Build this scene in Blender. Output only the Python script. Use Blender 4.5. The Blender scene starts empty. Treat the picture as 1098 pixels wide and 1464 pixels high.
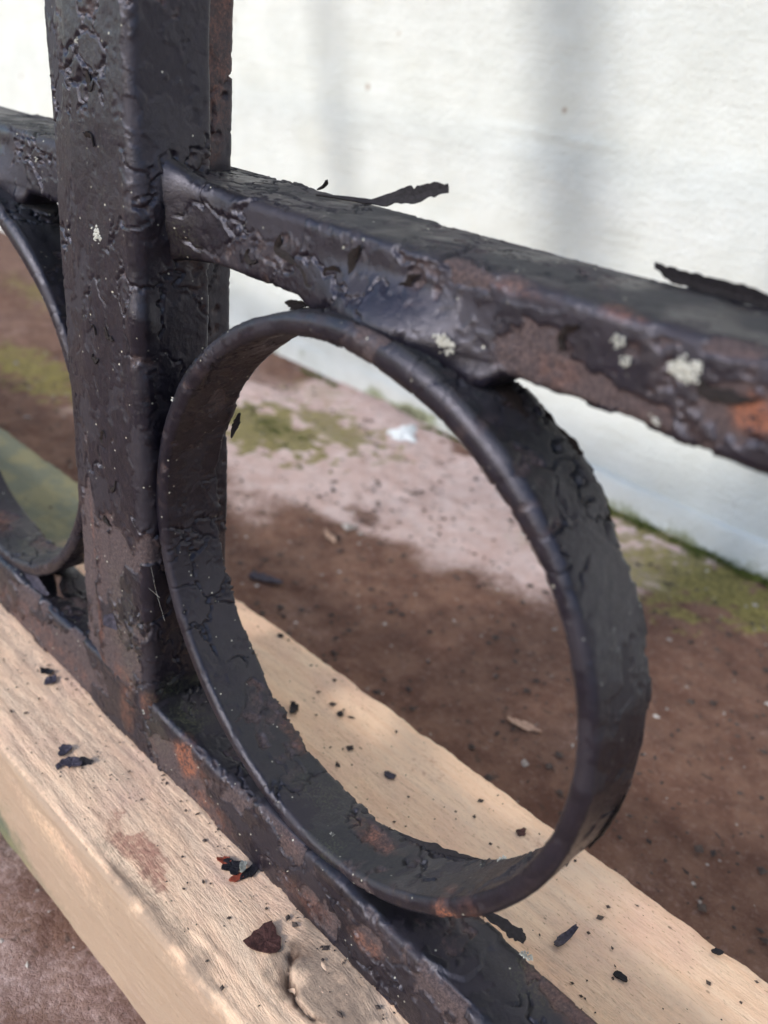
import bpy, math, random
import numpy as np
from mathutils import Vector, Matrix

# ---------------------------------------------------------------- units
# Everything is laid out in "u"; one u is 1.3 mm.  x runs along the fence,
# y from the camera's side towards the wall, z up (0 = top of the upper rail).
S = 0.0013
scene = bpy.context.scene
col = scene.collection

# ---------------------------------------------------------------- camera
F_PX = 1280.2
CAM = np.array([122.089, -72.378, 20.858])
R = np.array([[0.69927414611753, 0.7077923631406128, 0.10022793648193248],
              [0.39107614149870323, -0.26140842967589056, -0.882454012651578],
              [-0.5983937834921796, 0.6562740308546515, -0.45959686280881246]])
cam_data = bpy.data.cameras.new('camera')
cam = bpy.data.objects.new('camera', cam_data)
col.objects.link(cam)
Rb = np.stack([R[0], -R[1], -R[2]], 0).T
M4 = Matrix([list(Rb[i]) + [CAM[i] * S] for i in range(3)] + [[0, 0, 0, 1]])
cam.matrix_world = M4
cam_data.sensor_fit = 'VERTICAL'
cam_data.sensor_height = 24.0
cam_data.sensor_width = 18.0
cam_data.lens = 24.0 * F_PX / 1464.0
cam_data.clip_start = 0.005
cam_data.clip_end = 200.0
cam_data.dof.use_dof = True
cam_data.dof.focus_distance = 146 * S
cam_data.dof.aperture_fstop = 10.0
scene.camera = cam

# ---------------------------------------------------------------- sky and sun
TO_SUN = Vector((-0.14, -1.0, 0.52)).normalized()
world = bpy.data.worlds.new('World')
scene.world = world
world.use_nodes = True
wn = world.node_tree
sky = wn.nodes.new('ShaderNodeTexSky')
sky.sky_type = 'NISHITA'
sky.sun_disc = False
sky.sun_elevation = math.asin(TO_SUN.z)
sky.sun_rotation = math.atan2(TO_SUN.x, TO_SUN.y)
sky.air_density = 1.0
sky.dust_density = 0.7
sky.ozone_density = 1.0
bg = wn.nodes['Background']
bg.inputs['Strength'].default_value = 0.15
wn.links.new(sky.outputs['Color'], bg.inputs['Color'])

sun_data = bpy.data.lights.new('sun', 'SUN')
sun_data.energy = 1.2
sun_data.angle = math.radians(6.5)
sun_data.color = (1.0, 0.975, 0.945)
sun = bpy.data.objects.new('sun', sun_data)
col.objects.link(sun)
sun.rotation_euler = TO_SUN.to_track_quat('Z', 'Y').to_euler()
sun.location = (-0.5, -3, 2)

scene.view_settings.view_transform = 'Standard'
scene.view_settings.look = 'None'
scene.view_settings.gamma = 1.0
scene.view_settings.exposure = 0.97
scene.cycles.use_denoising = True
scene.cycles.adaptive_threshold = 0.02
scene.cycles.max_bounces = 4

# ---------------------------------------------------------------- noise (numpy)
def hsh(ix, iy, iz, seed):
    with np.errstate(over='ignore'):
        h = (ix.astype(np.uint32) * np.uint32(374761393) + iy.astype(np.uint32) * np.uint32(668265263)
             + iz.astype(np.uint32) * np.uint32(2147483647) + np.uint32(seed * 974711 + 12345))
        h = (h ^ (h >> np.uint32(13))) * np.uint32(1274126177)
        h = (h ^ (h >> np.uint32(16))) * np.uint32(2246822519)
        h = h ^ (h >> np.uint32(15))
    return h.astype(np.float32) * np.float32(1 / 4294967295.0)

def vnoise(P, seed=0):
    P = P.astype(np.float32)
    I = np.floor(P).astype(np.int64)
    f = P - I
    f = f * f * f * (f * (f * 6 - 15) + 10)
    x, y, z = f[:, 0], f[:, 1], f[:, 2]
    out = 0
    for dx in (0, 1):
        wx = x if dx else 1 - x
        for dy in (0, 1):
            wy = y if dy else 1 - y
            for dz in (0, 1):
                wz = z if dz else 1 - z
                out = out + wx * wy * wz * hsh(I[:, 0] + dx, I[:, 1] + dy, I[:, 2] + dz, seed)
    return out * 2 - 1

ROT = np.array([[0.8, 0.52, -0.3], [-0.56, 0.82, -0.07], [0.21, 0.22, 0.95]], np.float32)
def fbm(P, octaves=3, seed=0, gain=0.5):
    P = np.asarray(P, np.float32)
    a, s, o = 1.0, 0.0, 0
    for k in range(octaves):
        o = o + a * vnoise(P, seed + k * 7)
        s += a
        a *= gain
        P = P @ ROT.T * 2.03 + 13.7
    return o / s * 1.5

def voronoi(P, seed=0):
    P = P.astype(np.float32)
    I = np.floor(P).astype(np.int64)
    n = len(P)
    F1 = np.full(n, 9e9, np.float32); F2 = F1.copy(); cid = np.zeros(n, np.float32)
    for dx in (-1, 0, 1):
        for dy in (-1, 0, 1):
            for dz in (-1, 0, 1):
                a, b, c = I[:, 0] + dx, I[:, 1] + dy, I[:, 2] + dz
                ex = a + hsh(a, b, c, seed) - P[:, 0]
                ey = b + hsh(a, b, c, seed + 1) - P[:, 1]
                ez = c + hsh(a, b, c, seed + 2) - P[:, 2]
                d = np.sqrt(ex * ex + ey * ey + ez * ez)
                r = hsh(a, b, c, seed + 3)
                closer = d < F1
                F2 = np.where(closer, F1, np.minimum(F2, d))
                cid = np.where(closer, r, cid)
                F1 = np.where(closer, d, F1)
    return F1, F2, cid

def sstep(a, b, x):
    t = np.clip((x - a) / (b - a), 0, 1)
    return t * t * (3 - 2 * t)

def blobs(P, lst, warp=0.35):
    """sum of soft round patches with an uneven rim; lst = (centre, radius (3 or 1), strength)"""
    o = np.zeros(len(P), np.float32)
    if not lst:
        return o
    n1 = fbm(P / 4.0, 3, 71)
    for c, r, s in lst:
        d = (P - np.array(c, float)) / np.array(r, float)
        d = np.sqrt((d * d).sum(1)) + n1 * warp
        o = np.maximum(o, s * sstep(1.25, 0.35, d))
    return o

# ---------------------------------------------------------------- mesh helpers
def raw_mesh(name, V, quads=None, tris=None, attrs=None, smooth=True):
    me = bpy.data.meshes.new(name)
    V = np.asarray(V, np.float32) * S
    me.vertices.add(len(V))
    me.vertices.foreach_set('co', V.ravel())
    nq = 0 if quads is None else len(quads)
    nt = 0 if tris is None else len(tris)
    idx = []
    if nq: idx.append(np.asarray(quads, np.int32).ravel())
    if nt: idx.append(np.asarray(tris, np.int32).ravel())
    idx = np.concatenate(idx)
    me.loops.add(len(idx))
    me.loops.foreach_set('vertex_index', idx)
    me.polygons.add(nq + nt)
    starts = np.concatenate([np.arange(nq) * 4, nq * 4 + np.arange(nt) * 3]).astype(np.int32)
    me.polygons.foreach_set('loop_start', starts)
    me.polygons.foreach_set('use_smooth', np.full(nq + nt, smooth, bool))
    me.update(calc_edges=True)
    me.validate()
    if attrs:
        for k, v in attrs.items():
            a = me.attributes.new(k, 'FLOAT', 'POINT')
            a.data.foreach_set('value', np.asarray(v, np.float32))
    return me

def link(name, me, mat=None, parent=None):
    o = bpy.data.objects.new(name, me)
    col.objects.link(o)
    if me is not None and mat is not None:
        me.materials.append(mat)
    if parent is not None:
        o.parent = parent
    return o

def tag(o, label=None, category=None, group=None, kind=None):
    if label: o['label'] = label
    if category: o['category'] = category
    if group: o['group'] = group
    if kind: o['kind'] = kind
    return o

def round_contour(pts, rads, step):
    """closed 2-D outline (counter-clockwise) with rounded corners, resampled; returns points and outward normals"""
    pts = np.array(pts, float); n = len(pts); out = []
    for i in range(n):
        p, a, b = pts[i], pts[i - 1], pts[(i + 1) % n]
        u = (a - p) / np.linalg.norm(a - p); v = (b - p) / np.linalg.norm(b - p)
        ang = math.acos(np.clip(u @ v, -1, 1))
        r = rads[i] if hasattr(rads, '__len__') else rads
        t = r / math.tan(ang / 2)
        s, e = p + u * t, p + v * t
        c = p + (u + v) / np.linalg.norm(u + v) * (r / math.sin(ang / 2))
        a0 = math.atan2(*(s - c)[::-1]); a1 = math.atan2(*(e - c)[::-1])
        da = (a1 - a0 + math.pi) % (2 * math.pi) - math.pi
        k = max(3, int(abs(da) * r / step) + 1)
        for j in range(k + 1):
            th = a0 + da * j / k
            out.append(c + r * np.array([math.cos(th), math.sin(th)]))
    out = np.array(out)
    seg = np.linalg.norm(np.roll(out, -1, 0) - out, axis=1)
    cum = np.concatenate([[0], np.cumsum(seg)])
    m = int(cum[-1] / step)
    t = np.linspace(0, cum[-1], m, endpoint=False)
    ext = np.vstack([out, out[:1]])
    P = np.stack([np.interp(t, cum, ext[:, 0]), np.interp(t, cum, ext[:, 1])], 1)
    T = np.roll(P, -1, 0) - np.roll(P, 1, 0)
    T /= np.linalg.norm(T, axis=1)[:, None]
    return P, np.stack([T[:, 1], -T[:, 0]], 1)

def positions(a, b, lo, hi, step, coarse=8.0):
    """sample positions: fine between lo and hi, coarse outside"""
    o = []
    if a < lo: o.append(np.linspace(a, lo, max(2, int((lo - a) / coarse)), endpoint=False))
    o.append(np.linspace(max(a, lo), min(b, hi), int((min(b, hi) - max(a, lo)) / step)))
    if b > hi: o.append(np.linspace(hi, b, max(2, int((b - hi) / coarse)) + 1)[1:])
    return np.concatenate(o)

def tube_faces(ns, m, closed):
    i = np.arange(ns if closed else ns - 1)[:, None]; j = np.arange(m)[None, :]
    i2 = (i + 1) % ns; j2 = (j + 1) % m
    return np.stack([i * m + j, i * m + j2, i2 * m + j2, i2 * m + j], -1).reshape(-1, 4)

def cap(P, ns, m, quads_flip=False):
    """end caps as fans round an added centre vertex"""
    P3 = P.reshape(ns, m, 3)
    V = np.vstack([P, P3[0].mean(0)[None], P3[-1].mean(0)[None]])
    j = np.arange(m); j2 = (j + 1) % m
    t0 = np.stack([np.full(m, ns * m), j2, j], 1)
    t1 = np.stack([np.full(m, ns * m + 1), (ns - 1) * m + j, (ns - 1) * m + j2], 1)
    return V, np.vstack([t0, t1])

def sweep_x(contour, xs):
    c, n = contour; ns, m = len(xs), len(c)
    P = np.zeros((ns, m, 3)); N = np.zeros((ns, m, 3))
    P[:, :, 0] = xs[:, None]; P[:, :, 1] = c[None, :, 0]; P[:, :, 2] = c[None, :, 1]
    N[:, :, 1] = n[None, :, 0]; N[:, :, 2] = n[None, :, 1]
    return P.reshape(-1, 3), N.reshape(-1, 3), ns, m

def sweep_z(contour, zs):
    c, n = contour; ns, m = len(zs), len(c)
    P = np.zeros((ns, m, 3)); N = np.zeros((ns, m, 3))
    P[:, :, 2] = zs[:, None]; P[:, :, 0] = c[None, :, 0]; P[:, :, 1] = c[None, :, 1]
    N[:, :, 0] = n[None, :, 0]; N[:, :, 1] = n[None, :, 1]
    return P.reshape(-1, 3), N.reshape(-1, 3), ns, m

# ---------------------------------------------------------------- material helpers
def new_mat(name):
    m = bpy.data.materials.new(name)
    m.use_nodes = True
    nt = m.node_tree
    b = nt.nodes['Principled BSDF']
    return m, nt, b

class NT:
    """tiny node-graph helper"""
    def __init__(self, nt):
        self.nt = nt
        tc = nt.nodes.new('ShaderNodeTexCoord')
        self.co = self.vscale(tc.outputs['Object'], (1 / S, 1 / S, 1 / S))   # object space in u
    def vscale(self, v, s):
        m = self.nt.nodes.new('ShaderNodeMapping'); m.inputs['Scale'].default_value = s
        self.nt.links.new(v, m.inputs['Vector']); return m.outputs['Vector']
    def noise(self, scale, detail=4, rough=0.55, dist=0.0, stretch=None, lac=2.0):
        n = self.nt.nodes.new('ShaderNodeTexNoise')
        v = self.co if stretch is None else self.vscale(self.co, stretch)
        self.nt.links.new(v, n.inputs['Vector'])
        n.inputs['Scale'].default_value = scale; n.inputs['Detail'].default_value = detail
        n.inputs['Roughness'].default_value = rough; n.inputs['Distortion'].default_value = dist
        n.inputs['Lacunarity'].default_value = lac
        return n.outputs['Fac']
    def vor(self, scale, feature='F1', stretch=None, rand=1.0):
        n = self.nt.nodes.new('ShaderNodeTexVoronoi'); n.feature = feature
        v = self.co if stretch is None else self.vscale(self.co, stretch)
        self.nt.links.new(v, n.inputs['Vector']); n.inputs['Scale'].default_value = scale
        n.inputs['Randomness'].default_value = rand
        return n.outputs['Distance']
    def attr(self, name):
        a = self.nt.nodes.new('ShaderNodeAttribute'); a.attribute_name = name
        return a.outputs['Fac']
    def ramp(self, fac, lo, hi, a=0.0, b=1.0):
        r = self.nt.nodes.new('ShaderNodeMapRange'); r.interpolation_type = 'SMOOTHSTEP'
        self.plug(fac, r.inputs['Value'])
        r.inputs['From Min'].default_value = lo; r.inputs['From Max'].default_value = hi
        r.inputs['To Min'].default_value = a; r.inputs['To Max'].default_value = b
        return r.outputs['Result']
    def plug(self, v, s):
        if isinstance(v, (int, float)): s.default_value = v
        elif isinstance(v, tuple): s.default_value = v if len(v) == 4 else (*v, 1)
        else: self.nt.links.new(v, s)
    def math(self, op, a, b=0.0):
        m = self.nt.nodes.new('ShaderNodeMath'); m.operation = op; m.use_clamp = False
        self.plug(a, m.inputs[0]); self.plug(b, m.inputs[1]); return m.outputs[0]
    def mix(self, fac, a, b):
        m = self.nt.nodes.new('ShaderNodeMix'); m.data_type = 'RGBA'
        self.plug(fac, m.inputs['Factor']); self.plug(a, m.inputs['A']); self.plug(b, m.inputs['B'])
        return m.outputs['Result']
    def bump(self, h, dist, strength=1.0, prev=None):
        b = self.nt.nodes.new('ShaderNodeBump')
        b.inputs['Distance'].default_value = dist * S; b.inputs['Strength'].default_value = strength
        self.plug(h, b.inputs['Height'])
        if prev is not None: self.nt.links.new(prev, b.inputs['Normal'])
        return b.outputs['Normal']

def iron_material(name, paint_a, paint_b, warm=0.0):
    m, nt, b = new_mat(name); g = NT(nt)
    big = g.noise(0.09, 3); mid = g.noise(0.5, 3, 0.6); fine = g.noise(2.2, 4, 0.65); grain = g.noise(7, 2, 0.7)
    paint = g.mix(g.ramp(mid, 0.35, 0.7), paint_a, paint_b)
    paint = g.mix(g.math('MULTIPLY', g.ramp(big, 0.45, 0.75), 0.35), paint, (0.019, 0.0135, 0.0155))
    paint = g.mix(g.math('MULTIPLY', g.ramp(grain, 0.58, 0.8), 0.22 + warm), paint, (0.060, 0.042, 0.038))
    dust = g.math('MULTIPLY', g.attr('dust'), g.ramp(fine, 0.25, 0.75, 0.35, 1.0))
    paint = g.mix(dust, paint, (0.023, 0.024, 0.020))
    bare = g.mix(g.ramp(fine, 0.35, 0.7), (0.028, 0.019, 0.0185), (0.088, 0.060, 0.055))
    bare = g.mix(g.math('MULTIPLY', g.ramp(grain, 0.55, 0.75), 0.55), bare, (0.20, 0.14, 0.125))
    paint = g.mix(g.math('MULTIPLY', g.attr('coat'), 0.55), paint, (0.0165, 0.0125, 0.0155))
    c = g.mix(g.attr('bare'), paint, bare)
    rust = g.mix(g.ramp(mid, 0.35, 0.65), (0.055, 0.024, 0.016), (0.21, 0.078, 0.040))
    rust = g.mix(g.ramp(fine, 0.55, 0.8), rust, (0.30, 0.17, 0.115))
    rf = g.math('MULTIPLY', g.attr('rust'), g.ramp(fine, 0.3, 0.62, 0.12, 1.0))
    c = g.mix(rf, c, rust)
    c = g.mix(g.math('MULTIPLY', g.ramp(g.attr('rust'), 0.55, 0.95), g.ramp(fine, 0.42, 0.68, 0, .75)), c, (0.29, 0.095, 0.042))
    moss = g.mix(g.ramp(fine, 0.4, 0.6), (0.035, 0.04, 0.02), (0.095, 0.10, 0.05))
    c = g.mix(g.math('MULTIPLY', g.attr('moss'), g.ramp(fine, 0.4, 0.75, 0, .8)), c, moss)
    # tiny pale specks of grit and lichen
    sp = g.ramp(g.vor(0.55), 0.13, 0.06)
    sp = g.math('MULTIPLY', sp, g.ramp(g.noise(0.23, 2), 0.5, 0.62))
    c = g.mix(sp, c, (0.42, 0.40, 0.33))
    g.plug(c, b.inputs['Base Color'])
    ro = g.ramp(fine, 0.3, 0.75, 0.29, 0.5)
    ro = g.math('MAXIMUM', ro, g.math('MULTIPLY', g.attr('bare'), 0.85))
    ro = g.math('MAXIMUM', ro, g.math('MULTIPLY', g.attr('dust'), 0.8))
    ro = g.math('MAXIMUM', ro, g.math('MULTIPLY', g.attr('rust'), 0.9))
    ro = g.math('MAXIMUM', ro, g.math('MULTIPLY', g.attr('coat'), 0.58))
    g.plug(ro, b.inputs['Roughness'])
    b.inputs['Specular Tint'].default_value = (0.88, 0.85, 1.0, 1)
    b.inputs['Specular IOR Level'].default_value = 0.55
    rel = g.math('ADD', fine, g.math('MULTIPLY', grain, 0.4))
    g.plug(g.bump(rel, 0.09, 0.7), b.inputs['Normal'])
    return m

M_IRON = iron_material('flaking black paint', (0.0038, 0.0031, 0.0062), (0.0090, 0.0074, 0.0130))
M_RUSTBAR = iron_material('rusty bar', (0.09, 0.035, 0.02), (0.15, 0.06, 0.035))

def flake_material(name, top, under):
    m, nt, b = new_mat(name); g = NT(nt)
    f = g.noise(1.6, 4)
    geo = nt.nodes.new('ShaderNodeNewGeometry')
    a = g.mix(g.ramp(f, 0.35, 0.7), tuple(x * 0.7 for x in top), tuple(min(1, x * 1.4) for x in top))
    u = g.mix(g.ramp(f, 0.35, 0.7), tuple(x * 0.7 for x in under), tuple(min(1, x * 1.4) for x in under))
    side = g.attr('under')
    g.plug(g.mix(side, a, u), b.inputs['Base Color'])
    b.inputs['Roughness'].default_value = 0.7
    b.inputs['Specular IOR Level'].default_value = 0.25
    g.plug(g.bump(g.noise(2.5, 4), 0.2, 0.6), b.inputs['Normal'])
    return m
M_FLAKE = flake_material('paint flake', (0.014, 0.012, 0.015), (0.009, 0.005, 0.0045))
M_FLAKE_GREY = flake_material('grey violet paint chip', (0.055, 0.047, 0.062), (0.05, 0.03, 0.025))
M_FLAKE_BROWN = flake_material('brown paint chip', (0.062, 0.026, 0.022), (0.05, 0.03, 0.025))
M_FLAKE_RED = flake_material('red paint chip', (0.26, 0.055, 0.03), (0.2, 0.06, 0.035))
M_FLAKE_PALE = flake_material('pale chip', (0.24, 0.235, 0.2), (0.2, 0.19, 0.16))
M_WHITE = flake_material('white paint splash', (0.8, 0.8, 0.76), (0.7, 0.7, 0.66))
M_WOODCHIP = flake_material('wood sliver', (0.42, 0.27, 0.19), (0.3, 0.2, 0.14))

def simple_mat(name, a, b_, scale, rough=0.9, bump=0.3):
    m, nt, b = new_mat(name); g = NT(nt)
    f = g.noise(scale, 4)
    g.plug(g.mix(g.ramp(f, 0.3, 0.7), a, b_), b.inputs['Base Color'])
    b.inputs['Roughness'].default_value = rough
    g.plug(g.bump(f, bump, 0.6), b.inputs['Normal'])
    return m
M_LICHEN = simple_mat('pale lichen', (0.27, 0.265, 0.235), (0.46, 0.45, 0.41), 1.2)
M_MOSS = simple_mat('green moss', (0.055, 0.07, 0.014), (0.15, 0.17, 0.035), 0.35)
M_GRIT = simple_mat('dark grit', (0.03, 0.02, 0.018), (0.10, 0.07, 0.055), 0.2)
M_GRITPALE = simple_mat('pale grit', (0.25, 0.2, 0.17), (0.5, 0.45, 0.4), 0.2)
M_THREAD = simple_mat('cobweb thread', (0.4, 0.4, 0.38), (0.6, 0.6, 0.56), 0.2)

# ---------------------------------------------------------------- ground
ZG, ZB, YW = -142.0, -112.2, 242.0
def ground_material():
    m, nt, b = new_mat('stained concrete'); g = NT(nt)
    big = g.noise(0.025, 5, 0.6); mid = g.noise(0.11, 5, 0.65); fine = g.noise(0.55, 5, 0.7); grain = g.noise(2.0, 3, 0.7)
    dry = g.mix(g.ramp(mid, 0.3, 0.7), (0.55, 0.37, 0.315), (0.67, 0.51, 0.46))
    dry = g.mix(g.math('MULTIPLY', g.ramp(fine, 0.55, 0.75), 0.55), dry, (0.64, 0.51, 0.47))
    shade_damp = g.mix(g.ramp(mid, 0.3, 0.7), (0.12, 0.050, 0.030), (0.215, 0.110, 0.070))  # floor tone for painted shade and wet dirt together
    shade_damp = g.mix(g.math('MULTIPLY', g.ramp(fine, 0.5, 0.75), 0.6), shade_damp, (0.30, 0.195, 0.15))
    shade_damp = g.mix(g.math('MULTIPLY', g.ramp(grain, 0.56, 0.75), 0.5), shade_damp, (0.05, 0.03, 0.022))
    dm = g.math('ADD', g.attr('shade_damp'), g.math('MULTIPLY', g.math('SUBTRACT', fine, 0.5), 0.9))
    c = g.mix(g.ramp(dm, 0.15, 0.85), dry, shade_damp)
    c = g.mix(g.math('MULTIPLY', g.ramp(g.noise(0.3, 3), 0.63, 0.72), 0.7), c, (0.075, 0.045, 0.032))
    moss = g.mix(g.ramp(fine, 0.35, 0.65), (0.12, 0.10, 0.02), (0.29, 0.24, 0.065))
    mo = g.math('ADD', g.attr('moss'), g.math('MULTIPLY', g.math('SUBTRACT', fine, 0.5), 0.8))
    c = g.mix(g.ramp(mo, 0.35, 0.8, 0, 0.9), c, moss)
    sp = g.math('MULTIPLY', g.ramp(g.vor(0.12), 0.1, 0.05), g.ramp(g.noise(0.05, 2), 0.52, 0.6))
    c = g.mix(sp, c, (0.55, 0.5, 0.46))
    g.plug(c, b.inputs['Base Color'])
    b.inputs['Roughness'].default_value = 0.9
    g.plug(g.bump(g.math('ADD', fine, g.math('MULTIPLY', grain, 0.5)), 1.3, 0.8), b.inputs['Normal'])
    return m

def grid_sheet(us, vs):
    U, V = np.meshgrid(us, vs, indexing='ij')
    nu, nv = len(us), len(vs)
    i = np.arange(nu - 1)[:, None]; j = np.arange(nv - 1)[None, :]
    q = np.stack([i * nv + j, (i + 1) * nv + j, (i + 1) * nv + j + 1, i * nv + j + 1], -1).reshape(-1, 4)
    return U.ravel(), V.ravel(), q

gx = np.concatenate([-np.geomspace(30000, 520, 24)[:-1], np.linspace(-520, 200, 500), np.geomspace(200, 30000, 24)[1:]])
gy = np.concatenate([-np.geomspace(30000, 110, 24)[:-1], np.linspace(-110, 262, 260), np.geomspace(262, 30000, 20)[1:]])
X, Y, q = grid_sheet(gx, gy)
P = np.stack([X, Y, np.zeros_like(X)], 1)
near = ((X > -520) & (X < 200) & (Y > -110) & (Y < 262)).astype(float)
Z = near * (1.0 * fbm(P / 30, 3, 5) + 0.6 * fbm(P / 6, 3, 6) + .25 * np.abs(fbm(P / 2.2, 2, 7)))
Z += near * 1.6 * sstep(214, 240, Y)                               # slight fillet of mortar at the wall
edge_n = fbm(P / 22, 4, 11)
shade_damp = sstep(142, 104, Y - 0.38 * np.clip(X + 130, 0, 140) + edge_n * 16)          # painted shade of beam and fence, with wet dirt
shade_damp = np.maximum(shade_damp, 0.85 * sstep(-8, 14, X + edge_n * 14))
shade_damp = np.maximum(shade_damp, 0.8 * sstep(-205, -245, X + edge_n * 25))
shade_damp = np.maximum(shade_damp, blobs(P, [((-95, 152, 0), (16, 7, 9), 0.8), ((-112, 234, 0), (12, 6, 9), 0.6)], 0.5))
shade_damp = np.where(Y < 0, 0.62 + 0.25 * edge_n, shade_damp + 0.25 * fbm(P / 40, 3, 13))
moss = blobs(P, [((-182, 172, 0), (48, 26, 9), 1.2), ((-165, 198, 0), (48, 24, 9), 0.72), ((-205, 225, 0), (30, 20, 9), .5),
                 ((-2, 210, 0), (44, 36, 9), 0.7), ((-20, 238, 0), (40, 8, 9), 0.9), ((30, 222, 0), (44, 22, 9), .95),
                 ((-82, 232, 0), (16, 7, 9), 0.75), ((-48, 238, 0), (20, 9, 9), .8), ((-300, 118, 0), (70, 22, 9), 0.75),
                 ((-420, 190, 0), (80, 30, 9), .6), ((-40, 190, 0), (14, 14, 9), .45)], 0.5)
ground = link('ground', raw_mesh('ground', np.stack([X, Y, ZG + Z], 1), q, attrs={'shade_damp': shade_damp, 'moss': moss}), ground_material())
tag(ground, kind='structure')

# ---------------------------------------------------------------- wall
def wall_material():
    m, nt, b = new_mat('whitewashed plaster'); g = NT(nt)
    mid = g.noise(0.05, 4); fine = g.noise(0.35, 5, 0.65)
    brush = g.noise(0.16, 5, 0.65, stretch=(0.22, 1, 1.6))
    c = g.mix(g.ramp(mid, 0.3, 0.7), (0.70, 0.705, 0.655), (0.77, 0.775, 0.73))
    c = g.mix(g.math('MULTIPLY', g.ramp(g.noise(0.02, 3), 0.55, 0.75), 0.35), c, (0.74, 0.72, 0.62))
    sp = g.math('MULTIPLY', g.ramp(g.vor(0.045), 0.085, 0.05), g.ramp(g.noise(0.03, 2), 0.52, 0.6))
    c = g.mix(g.math('MULTIPLY', sp, 0.75), c, (0.36, 0.25, 0.17))
    sp2 = g.math('MULTIPLY', g.ramp(g.vor(0.16), 0.11, 0.05), g.ramp(g.noise(0.06, 2), 0.55, 0.65))
    c = g.mix(g.math('MULTIPLY', sp2, 0.5), c, (0.45, 0.42, 0.36))
    gr = g.math('ADD', g.attr('grime'), g.math('MULTIPLY', g.math('SUBTRACT', fine, 0.5), 1.0))
    c = g.mix(g.ramp(gr, 0.45, 1.0, 0, 0.85), c, (0.26, 0.27, 0.12))
    c = g.mix(g.math('MULTIPLY', g.ramp(gr, 0.95, 1.2), .8), c, (0.10, 0.09, 0.05))
    g.plug(c, b.inputs['Base Color'])
    b.inputs['Roughness'].default_value = 0.8
    g.plug(g.bump(g.math('ADD', g.math('MULTIPLY', brush, 0.55), g.math('MULTIPLY', g.noise(0.5, 5, 0.75), 1.0)), 1.9, 0.8), b.inputs['Normal'])
    return m
M_WALL = wall_material()
wx = np.concatenate([-np.geomspace(6000, 760, 20)[:-1], np.linspace(-760, 80, 520), np.geomspace(80, 6000, 24)[1:]])
wz = np.concatenate([np.linspace(-147, 62, 180), np.geomspace(62, 2400, 24)[1:]])
X, Z, q = grid_sheet(wx, wz)
P = np.stack([X, np.zeros_like(X), Z], 1)
near = ((X > -760) & (X < 80) & (Z < 62)).astype(float)
d = near * (0.9 * fbm(P / np.array([60, 1, 34]), 2, 21) + 0.2 * fbm(P / np.array([12, 1, 6]), 3, 22))
d += near * 1.4 * np.exp(-((Z + 4 + 0.045 * (X + 100) - 0.5 * np.sin(X / 17)) / 1.3) ** 2) * sstep(-135, -120, X) * sstep(-60, -80, X) * 0.35
grime = 1.1 * sstep(-125, -143, Z + 5 * fbm(P / 13, 3, 24)) * (0.62 + 0.5 * fbm(P / 26, 2, 25)) + 0.25 * sstep(-100, -140, Z)
wall = link('plaster_wall', raw_mesh('plaster_wall', np.stack([X, YW + 1.5 - d, Z], 1), q, attrs={'grime': grime}), M_WALL)
tag(wall, 'rough whitewashed plaster wall behind the iron fence', 'wall')
# low plinth at the wall's foot
prof = np.array([(0.2, -146), (0.0, -133), (0.3, -129.5), (1.1, -127.6), (3.5, -126.8)])
tt = np.linspace(0, 1, 26)
k = np.concatenate([[0], np.cumsum(np.linalg.norm(np.diff(prof, axis=0), axis=1))]); k /= k[-1]
pp = np.stack([np.interp(tt, k, prof[:, 0]), np.interp(tt, k, prof[:, 1])], 1)
xs = np.concatenate([np.linspace(-3000, -520, 30), np.linspace(-516, 120, 500), np.linspace(130, 3000, 30)])
X, T, q = grid_sheet(xs, tt)
P = np.stack([X, np.interp(T, tt, pp[:, 0]), np.interp(T, tt, pp[:, 1])], 1)
n_ = 0.8 * fbm(P / 16, 3, 31) + 0.3 * fbm(P / 4, 2, 32)
keep = sstep(-190, -60, P[:, 0])                                   # the ledge dies out to the left
Pd = P.copy(); Pd[:, 1] = YW - 1.6 * keep + P[:, 1] + 0.4 * n_ + (1 - keep) * 0.9
Pd[:, 2] += 0.9 * n_ * T
gr = 1.15 * sstep(-129, -141, P[:, 2] + 4.5 * fbm(P / 12, 3, 33)) * (0.62 + 0.6 * fbm(P / 30, 2, 34))
link('plinth', raw_mesh('plinth', Pd, q, attrs={'grime': gr}), M_WALL, wall)

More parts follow.
